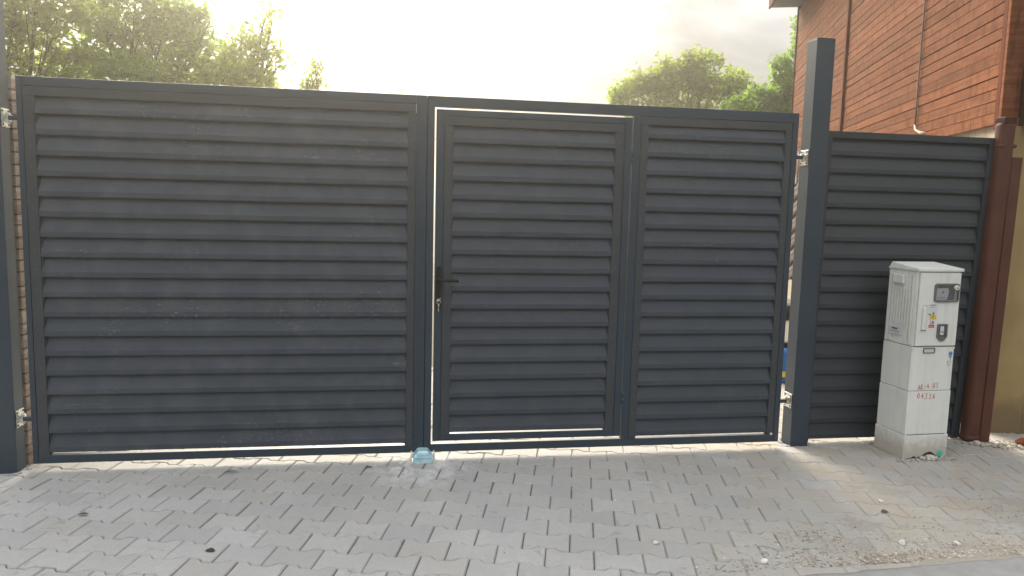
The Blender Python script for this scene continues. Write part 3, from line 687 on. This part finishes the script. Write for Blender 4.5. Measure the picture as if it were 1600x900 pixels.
bm = bmesh.new(); zl = at(1226, 580, 1.75).z; tube(bm, [(0, 0, zl-.025), (0, 0, zl+.025)], .1312, 24, caps=False); mobj('yellow_label', bm, M_yel, bt)
q = at(1233, 500, 5.2)
pot = empty('black_bucket', (q.x, 5.2, 0), label='small black bucket far back in the yard seen in the right gap', cat='bucket')
bm = bmesh.new(); zz = at(1233, 476, 5.2).z; tube(bm, [(0, 0, max(.0, zz-.26)), (0, 0, zz)], [.11, .14], 20); mobj('bucket_body', bm, M_handle, pot)
if zz-.26 > .01: B('bucket_stand', M_trim, pot, -.1, .1, -.1, .1, 0, zz-.262)

# ------------------------------------------------------------------ electricity meter cabinet
cb = empty('meter_cabinet', (4.922, -.272, 0), label='cream polyester electricity meter cabinet standing in front of the fence panel', cat='meter cabinet')
cb.rotation_euler = (0, 0, R(2.5))
CW, CD = .292, .248
# broken bottom section
bm = bmesh.new()
edge = [(0, .0), (.02, .004), (.05, .006), (.075, .018), (.085, .004), (.10, .008), (.125, .018), (.15, .034), (.18, .040), (.205, .030), (.225, .012), (.25, .004), (CW, .0)]
def sect(name, z0, z1, o=0., bot=None):
    bm = bmesh.new()
    if bot is None: box(bm, -o, CW+o, -o, CD+o, z0, z1)
    else:
        prism(bm, [(-o, z1)]+[(x if 0 < x < CW else (-o if x <= 0 else CW+o), z) for x, z in bot]+[(CW+o, z1)], (0, -o, 0), (1, 0, 0), (0, 0, 1), (0, 1, 0), .012)
        box(bm, -o, -o+.012, -o+.0125, CD+o, z0, z1); box(bm, CW+o-.012, CW+o, -o+.0125, CD+o, z0, z1); box(bm, -o+.0125, CW+o-.0125, CD+o-.012, CD+o-.0005, z0, z1)
        box(bm, -o+.013, CW+o-.013, -o+.05, CD+o-.013, .0, z1-.002)
    return mobj(name, bm, M_cab, cb, bevel=.003)
sect('base_section', 0, .1475, .006, edge)
sect('lower_section', .1505, .4165, .002); sect('middle_section', .4195, .686, .0)
sect('upper_body', .690, 1.1375, -.002)
B('shadow_joint', M_dgrey, cb, .012, CW-.02, -.0045, .01, .1478, .1502, bevel=0)
for z in (.4183, .6882): B('joint', M_dgrey, cb, .004, CW-.004, .003, CD-.004, z-.0014, z+.0014, bevel=0)
# overhanging lid, low at the front and rounded at the back
bm = bmesh.new(); hexa(bm, [(-.008, -.016, 1.138), (CW+.010, -.016, 1.138), (CW+.007, CD+.004, 1.138), (-.006, CD+.004, 1.138), (-.008, -.016, 1.156), (CW+.010, -.016, 1.156), (CW+.005, CD*.9, 1.180), (-.002, CD*.9, 1.180)])
mobj('lid', bm, M_cab, cb, bevel=.004)
B('cabinet_door', M_cab, cb, .010, CW-.002, -.009, -.0025, .694, 1.131, bevel=.003)
for x in (0.001, CW-.016): B('corner_clip', M_cab, cb, x, x+.014, -.006, -.0005, .672, .686, bevel=.002)
B('corner_clip', M_cab, cb, CW-.016, CW+.001, -.010, -.0065, .130, .1465, bevel=.002)
# ribbed left side
for k in range(9):
    v = .022+k*.0235
    if k < 2 or k > 6: B('side_rib', M_cab, cb, -.0075, -.0019, v, v+.012, .70, 1.115, bevel=.001)
    else: B('side_rib', M_cab, cb, -.0075, -.0019, v, v+.012, .81, 1.03, bevel=.001)
B('vent_box', M_cab, cb, -.020, -.0019, .10, .185, 1.055, 1.108, bevel=.004)
B('side_plaque', M_paper, cb, -.0095, -.0019, .095, .195, .742, .790, bevel=0)
B('plaque_print', M_blk, cb, -.0105, -.0098, .125, .170, .773, .781, bevel=0); B('plaque_print', M_dgrey, cb, -.0105, -.0098, .105, .185, .758, .761, bevel=0)
# meter window
def rr_poly(x0, x1, z0, z1, r, n=5):
    P = []
    for cx, cz, a0 in ((x1-r, z1-r, 0), (x0+r, z1-r, 90), (x0+r, z0+r, 180), (x1-r, z0+r, 270)):
        for i in range(n+1): a = R(a0+90*i/n); P.append((cx+r*math.cos(a), cz+r*math.sin(a)))
    return P
def plate(name, m, poly, y, th, parent=cb, bevel=0):
    bm = bmesh.new(); prism(bm, poly, (0, y, 0), (1, 0, 0), (0, 0, 1), (0, -1, 0), th); return mobj(name, bm, m, parent, bevel=bevel)
def ring(name, m, x0, x1, z0, z1, r, w, y, th):
    bm = bmesh.new(); o = rr_poly(x0, x1, z0, z1, r); i = rr_poly(x0+w, x1-w, z0+w, z1-w, max(r-w, .001)); n = len(o)
    vs = [[bm.verts.new((x, yy, z)) for x, z in pl] for pl in (o, i) for yy in (y, y-th)]
    for k in range(n):
        q = (k+1) % n
        bm.faces.new((vs[1][k], vs[1][q], vs[3][q], vs[3][k])); bm.faces.new((vs[0][k], vs[0][q], vs[1][q], vs[1][k])); bm.faces.new((vs[2][k], vs[2][q], vs[3][q], vs[3][k])); bm.faces.new((vs[0][k], vs[0][q], vs[2][q], vs[2][k]))
    return mobj(name, bm, m, cb)
mw = plate('meter_window', M_glass, rr_poly(.112, .276, .960, 1.066, .014), -.0088, .004)
ring('window_gasket', M_dgrey, .110, .278, .958, 1.068, .016, .010, -.009, .009)
ring('window_rim', M_lgrey, .122, .262, .968, 1.060, .010, .0025, -.0135, .002)
plate('meter_face', M_lgrey, [(.126, 1.040), (.202, 1.040), (.206, 1.020), (.202, .990), (.194, .972), (.124, .972)], -.0135, .0015)
bm = bmesh.new(); cyl(bm, (.166, -.015, 1.016), (.166, -.0165, 1.016), .005, 12); mobj('meter_dot', bm, M_dark, cb)
plate('meter_print', M_dgrey, [(.132, .982), (.184, .982), (.184, .986), (.132, .986)], -.0151, .0005)
bm = bmesh.new(); cyl(bm, (.255, -.009, 1.044), (.255, -.026, 1.044), .015, 20); mobj('window_knob', bm, M_white, cb, bevel=.002)
bm = bmesh.new(); cyl(bm, (.256, -.0262, 1.042), (.256, -.0272, 1.042), .005, 10); mobj('knob_screw', bm, M_dgrey, cb)
B('knob_stem', M_lgrey, cb, .248, .254, -.0165, -.0135, .965, 1.028, bevel=.001)
# recessed door handle
ring('handle_recess', M_cab, .032, .080, .780, .945, .006, .004, -.009, .004)
B('handle_bar', M_cab, cb, .040, .056, -.020, -.0095, .792, .925, bevel=.003)
B('handle_pivot', M_dgrey, cb, .036, .078, -.012, -.0095, .783, .789, bevel=.001)
# stickers
plate('sticker', M_paper, rr_poly(.088, .142, .848, .945, .003), -.0091, .0006)
plate('sticker_slot', M_dgrey, [(.092, .936), (.128, .938), (.128, .942), (.092, .940)], -.0098, .0005)
plate('sticker_stripe', M_blue, [(.095, .926), (.125, .926), (.125, .928), (.095, .928)], -.0098, .0004)
plate('warning_triangle', M_yel, [(.092, .855), (.142, .855), (.117, .898)], -.0098, .0006)
plate('warning_bolt', M_blk, [(.114, .862), (.120, .872), (.1165, .872), (.121, .886), (.113, .874), (.1165, .874)], -.0105, .0004)
plate('warning_edge', M_blk, [(.110, .888), (.124, .888), (.117, .899)], -.0105, .0004)
bm = bmesh.new()
tube(bm, [(.088+.010*math.cos(t), -.0102, .876+.010*math.sin(t)) for t in [i*2*math.pi/14 for i in range(9)]], .002, 5); mobj('sticker_mark', bm, M_blk, cb)
plate('prohibition_sticker', M_paper, rr_poly(.096, .132, .826, .846, .004), -.0091, .0006)
bm = bmesh.new(); tube(bm, [(.110+.008*math.cos(t), -.0100, .836+.008*math.sin(t)) for t in [i*2*math.pi/14 for i in range(15)]], .0013, 5); mobj('prohibition_ring', bm, M_red, cb)
plate('hand_mark', M_blk, [(.113, .828), (.122, .829), (.124, .838), (.118, .844), (.114, .836)], -.0098, .0005)
plate('red_sticker', M_redst, [(.092, .804), (.130, .804), (.130, .822), (.092, .822)], -.0091, .0007)
plate('red_sticker_print', M_paper, [(.097, .811), (.125, .811), (.125, .8135), (.097, .8135)], -.0099, .0003)
# lock window
plate('lock_window', M_glass, rr_poly(.154, .216, .748, .822, .006), -.0088, .004)
ring('lock_window_rim', M_dgrey, .150, .220, .742, .826, .008, .008, -.009, .008)
plate('lock_hood', M_dgrey, [(.156, .742), (.214, .742), (.206, .728), (.192, .722), (.178, .722), (.162, .732)], -.009, .007, bevel=.002)
plate('breaker_switch', M_paper, rr_poly(.170, .194, .760, .812, .004), -.0129, .004)
plate('breaker_label', M_red, [(.171, .776), (.193, .776), (.193, .782), (.171, .782)], -.0170, .0004); plate('breaker_label', M_blue, [(.170, .813), (.196, .813), (.196, .819), (.170, .819)], -.0129, .0015)
# label holder, stickers and writing on the lower sections
ring('label_frame', M_dgrey, .076, .156, .648, .680, .005, .005, -.0001, .005)
plate('label_card', M_paper, [(.081, .653), (.151, .653), (.151, .675), (.081, .675)], -.0001, .0015)
blob = [(.270+.014*math.cos(t)*(1 if math.sin(t) > 0 else .85), .642+(.014 if math.sin(t) > 0 else .026)*math.sin(t)) for t in [i*2*math.pi/18 for i in range(18)]]
plate('blue_sticker', M_blue, blob, -.0002, .0008)
plate('blue_sticker_tail', M_dgrey, [(.268, .606), (.272, .606), (.272, .616), (.268, .616)], -.0002, .0006)
plate('sticker_highlight', M_paper, [(.268, .624), (.273, .624), (.272, .636), (.269, .636)], -.0012, .0003)
bm = bmesh.new(); tube(bm, [(.250, -.0008, .597), (.276, -.0008, .597), (.263, -.0008, .566), (.250, -.0008, .597)], .0013, 5); mobj('triangle_mark', bm, M_dgrey, cb)
bm = bmesh.new(); cyl(bm, (.250, -.0065, .028), (.250, -.0095, .028), .020, 24); mobj('green_cap', bm, M_green, cb, bevel=.001)
# red marker handwriting
G = {'A': [[(0, 0), (.45, 1), (.9, 0)], [(.15, .4), (.75, .4)]], 'K': [[(0, 0), (.05, 1)], [(.7, .95), (.1, .45), (.75, 0)]], '-': [[(.1, .45), (.6, .45)]],
     '4': [[(.5, 1), (0, .4), (.8, .4)], [(.6, .75), (.55, 0)]], '.': [[(.1, 0), (.2, .05)]], '0': [[(.4, 1), (.05, .6), (.15, .1), (.5, 0), (.8, .4), (.7, .9), (.4, 1)]],
     '3': [[(.1, .95), (.6, 1), (.7, .75), (.3, .55), (.75, .35), (.6, .02), (.05, .05)]], '2': [[(.1, .8), (.4, 1), (.7, .75), (.1, 0), (.8, 0)]], '6': [[(.7, 1), (.2, .6), (.1, .15), (.5, 0), (.75, .3), (.4, .5), (.12, .3)]]}
def write(txt, x, z, h, w, step, y, tilt=0., m=M_red, name='marker_writing'):
    bm = bmesh.new()
    for i, ch in enumerate(txt):
        for st in G[ch]:
            tube(bm, [(x+i*step+p*w, y, z+q*h+(i*step)*tilt) for p, q in st], .0016, 5)
    o = mobj(name, bm, m, cb)
write('AK-4.03', .064, .426, .031, .016, .0205, -.0004, .08); write('04326', .062, .374, .031, .019, .027, -.0026, -.05)
# rubble at the cabinet foot
rc = random.Random(4)
for (x, y, s, lb) in ((5.085, -.295, .032, 'largest broken concrete lump under the front of the meter cabinet'), (5.04, -.292, .022, 'brownish concrete lump left of the largest under the cabinet'),
                      (5.122, -.305, .018, 'small pale concrete lump beside the green cap'), (4.90, -.30, .014, 'little rubble lump at the front left corner of the cabinet')):
    bm = bmesh.new(); rock(bm, (0, 0, 0), s, rc, .75, 2); o = mobj('rubble_lump', bm, M_rock); o.location = (x, y, s*.35); tag(o, label=lb, cat='rubble', group='rubble lumps at the cabinet foot')
bm = bmesh.new()
for k in range(120):
    a = rc.uniform(4.86, 5.26); rock(bm, (a, -.285+rc.gauss(-.015, .018), .004), rc.uniform(.003, .009), rc, .7, 1)
for k in range(160):
    t = rc.random(); p = K+Vector((-.32+t*.9, -.28-t*.36, 0)); rock(bm, (p.x+rc.gauss(0, .03), p.y+rc.gauss(-.02, .02), .008), rc.uniform(.004, .018), rc, .7, 1)
tag(mobj('rubble', bm, M_rock), label='crumbled mortar and rubble along the foot of cabinet and wall', cat='rubble', kind='stuff')
p = K+Vector((.02, -.40, 0))
bm = bmesh.new(); rock(bm, (0, 0, 0), .045, rc, .5, 2); o = mobj('brown_stone', bm, M_trim); o.location = (p.x+.03, p.y+.02, .02); tag(o, label='dark brown stone lying against the ochre wall', cat='stone')
bm = bmesh.new(); rock(bm, (0, 0, 0), .022, rc, .9, 2); o = mobj('pale_stone', bm, M_rock); o.location = (5.60, -.075, .015); tag(o, label='pale round stone at the foot of the brown downpipe', cat='stone')

# ------------------------------------------------------------------ trees
def leafy(name, blobs, Y, nleaf, size, m, trunk_px, label, group='trees beyond the gate', seed=1, cl=16, shell=.55, twigs=7):
    rg = random.Random(seed); base = at(trunk_px, 400, Y); root = empty(name, (base.x, Y, 0), label=label, cat='tree', group=group)
    verts, faces = [], []; tips = []
    scale = (Y+4.23)/1178
    tot = sum(b[2]*b[3] for b in blobs)
    for (px, py, rx, ry, dep) in blobs:
        c = at(px, py, Y+dep*.3); Rx, Rz = rx*scale, ry*scale; Ry = max(.5*Rx, min(Rx, .9)) if dep == 0 else Rx
        c -= Vector((base.x, Y, 0)); tips.append((c.copy(), Rx, Ry, Rz))
        n = max(1, int(nleaf*rx*ry/tot/cl))
        for _ in range(n):
            d = Vector((rg.gauss(0, 1), rg.gauss(0, 1), rg.gauss(0, 1))).normalized(); k = rg.random()**(1/3)*(shell+(1-shell)*rg.random())+.25*rg.random()**4
            o = c+Vector((d.x*Rx*k, d.y*Ry*k, d.z*Rz*k)); cd = Vector((rg.gauss(0, 1), rg.gauss(0, .8), rg.gauss(0, .7))).normalized()
            ln = size*rg.uniform(1.6, 3.2)
            for q in range(cl):
                t = q/cl; p = o+cd*ln*(t-.5)+Vector((rg.gauss(0, 1), rg.gauss(0, 1), rg.gauss(0, 1)))*size*.45
                a = (cd*.3+Vector((rg.gauss(0, 1), rg.gauss(0, 1), rg.gauss(-.35, .8)))).normalized(); b = a.cross(Vector((rg.gauss(0, .5), rg.gauss(0, .5), 1))).normalized()
                nn = a.cross(b); s = size*rg.uniform(.6, 1.25); w = s*.27; i = len(verts)
                verts += [p, p+a*s*.35+b*w+nn*s*.06, p+a*s*.8+b*w*.7-nn*s*.02, p+a*s*1.05-nn*s*.12, p+a*s*.8-b*w*.7-nn*s*.02, p+a*s*.35-b*w+nn*s*.06]
                faces += [(i, i+1, i+2, i+3), (i, i+3, i+4, i+5)]
    me = bpy.data.meshes.new('crown'); me.from_pydata([tuple(v) for v in verts], [], faces); me.materials.append(m)
    o = bpy.data.objects.new('crown', me); link(o, root)
    bm = bmesh.new(); zc = min(t[0].z-t[3]*.3 for t in tips); hub = Vector((0, 0, max(1.2, zc*.75)))
    tr = .05+.02*len(blobs)**.5
    tube(bm, [(0, 0, -.1), (.03, 0, .5), (-.02, .02, hub.z*.6), tuple(hub)], [tr*1.5, tr*1.15, tr, tr*.85], 10)
    for (c, rx, ry, rz) in tips:
        mid = hub.lerp(c, .5)+Vector((rg.uniform(-.15, .15), rg.uniform(-.1, .1), .12)); tube(bm, [hub, mid, c], [tr*.4, tr*.22, .006], 6)
        for _ in range(twigs):
            d = Vector((rg.gauss(0, 1), rg.gauss(0, 1), rg.gauss(.3, 1))).normalized(); e = c+Vector((d.x*rx, d.y*ry, d.z*rz))*.9; s0 = mid.lerp(c, rg.random())
            tube(bm, [s0, s0.lerp(e, .5)+Vector((rg.uniform(-.05, .05), 0, rg.uniform(-.05, .08))), e], [.010, .006, .003], 5)
    mobj('trunk', bm, M_bark, root, smooth=True)
    return root
T = 'trees beyond the gate'
leafy('leafy_tree', [(-60, 40, 70, 90, 0), (25, 10, 55, 50, 0), (40, 75, 55, 45, 1), (95, 20, 50, 45, 0), (20, 130, 60, 40, 0), (110, 100, 60, 40, 1), (-10, 200, 90, 50, 0), (90, 175, 70, 40, 0), (60, -50, 80, 50, 0)], 8.0, 10500, .105, M_leafC, 20, 'olive green tree at the far left with many gaps of sky in its crown', T, 2)
leafy('leafy_tree', [(160, 25, 50, 42, 0), (215, 60, 60, 45, 1), (262, 22, 48, 38, 0), (290, 70, 48, 42, 0), (305, 25, 26, 26, 0), (180, 110, 70, 38, 0), (270, 120, 75, 36, 0), (215, -25, 60, 30, 0), (330, 100, 32, 28, 0), (240, 190, 110, 50, 0), (328, 33, 8, 7, 0)], 9.0, 12500, .105, M_leafA, 215, 'dense green tree behind the wide gate leaf, crown cut off by the picture top', T, 3)
leafy('leafy_tree', [(372, 112, 42, 28, 0), (395, 122, 30, 24, 0), (345, 135, 40, 22, 0), (378, 58, 16, 16, 0), (392, 75, 18, 14, 0), (418, 68, 14, 14, 0), (415, 25, 10, 7, 0), (428, 20, 8, 6, 0), (412, 40, 10, 6, 0), (432, 78, 9, 8, 0), (438, 98, 7, 7, 0), (360, 80, 14, 12, 0), (405, 160, 60, 30, 0), (412, 95, 14, 8, 0)], 8.6, 3000, .108, M_leafC, 385, 'thin open tree with separate leaf tufts at the right end of the left trees', T, 4, cl=7, shell=.95, twigs=2)
leafy('young_shoot', [(490, 128, 13, 11, 0), (484, 140, 16, 8, 0), (497, 112, 6, 10, 0), (492, 100, 4, 9, 0)], 8.0, 320, .075, M_leafC, 488, 'small leafy shoot standing alone above the gate against white sky', T, 5, cl=5, shell=.9, twigs=1)
leafy('leafy_tree', [(985, 140, 30, 18, 0), (1010, 125, 28, 22, 0), (1040, 130, 40, 30, 0), (1045, 110, 28, 22, 0), (1080, 105, 30, 26, 0), (1098, 90, 18, 16, 0), (1075, 88, 9, 9, 0), (1122, 93, 10, 8, 0), (1100, 130, 45, 32, 0), (1140, 130, 28, 22, 0), (965, 152, 20, 12, 0), (1150, 150, 35, 22, 0), (1050, 175, 100, 30, 0), (1160, 124, 11, 10, 0)], 15.0, 11500, .125, M_leafC, 1070, 'rounded yellow green tree above the pedestrian door', T, 6, cl=12)
leafy('leafy_bush', [(1185, 150, 22, 22, 0), (1160, 165, 40, 18, 0), (1212, 155, 28, 24, 0), (1195, 190, 50, 26, 0), (1235, 160, 20, 28, 0)], 13.0, 5500, .11, M_leafB, 1190, 'fresh green bushes just left of the boarded house wall', T, 7, cl=12)
leafy('leafy_tree', [(1218, 98, 16, 12, 0), (1236, 110, 16, 18, 0), (1215, 122, 12, 12, 0), (1245, 80, 14, 10, 0), (1250, 40, 9, 14, 0), (1232, 135, 22, 16, 0), (1262, 60, 22, 40, 0), (1246, 170, 30, 30, 0)], 12.5, 3300, .11, M_leafB, 1262, 'light leafed tree partly hidden behind the far end of the boarded house', T, 8, cl=9)

# ------------------------------------------------------------------ thin haze volume added to imitate lens glare towards the sun
hz = bpy.data.materials.new('lens_glare_haze'); hz.use_nodes = True; ht = hz.node_tree; ht.nodes.clear()
ho = ht.nodes.new('ShaderNodeOutputMaterial'); hv = ht.nodes.new('ShaderNodeVolumePrincipled')
hv.inputs['Color'].default_value = (1, .95, .84, 1); hv.inputs['Density'].default_value = .0082; hv.inputs['Anisotropy'].default_value = .85
ht.links.new(hv.outputs[0], ho.inputs['Volume'])
bm = bmesh.new(); box(bm, -155, 155, -65, 245, -1.1, 7.9); tag(mobj('glare_haze', bm, hz), kind='stuff')
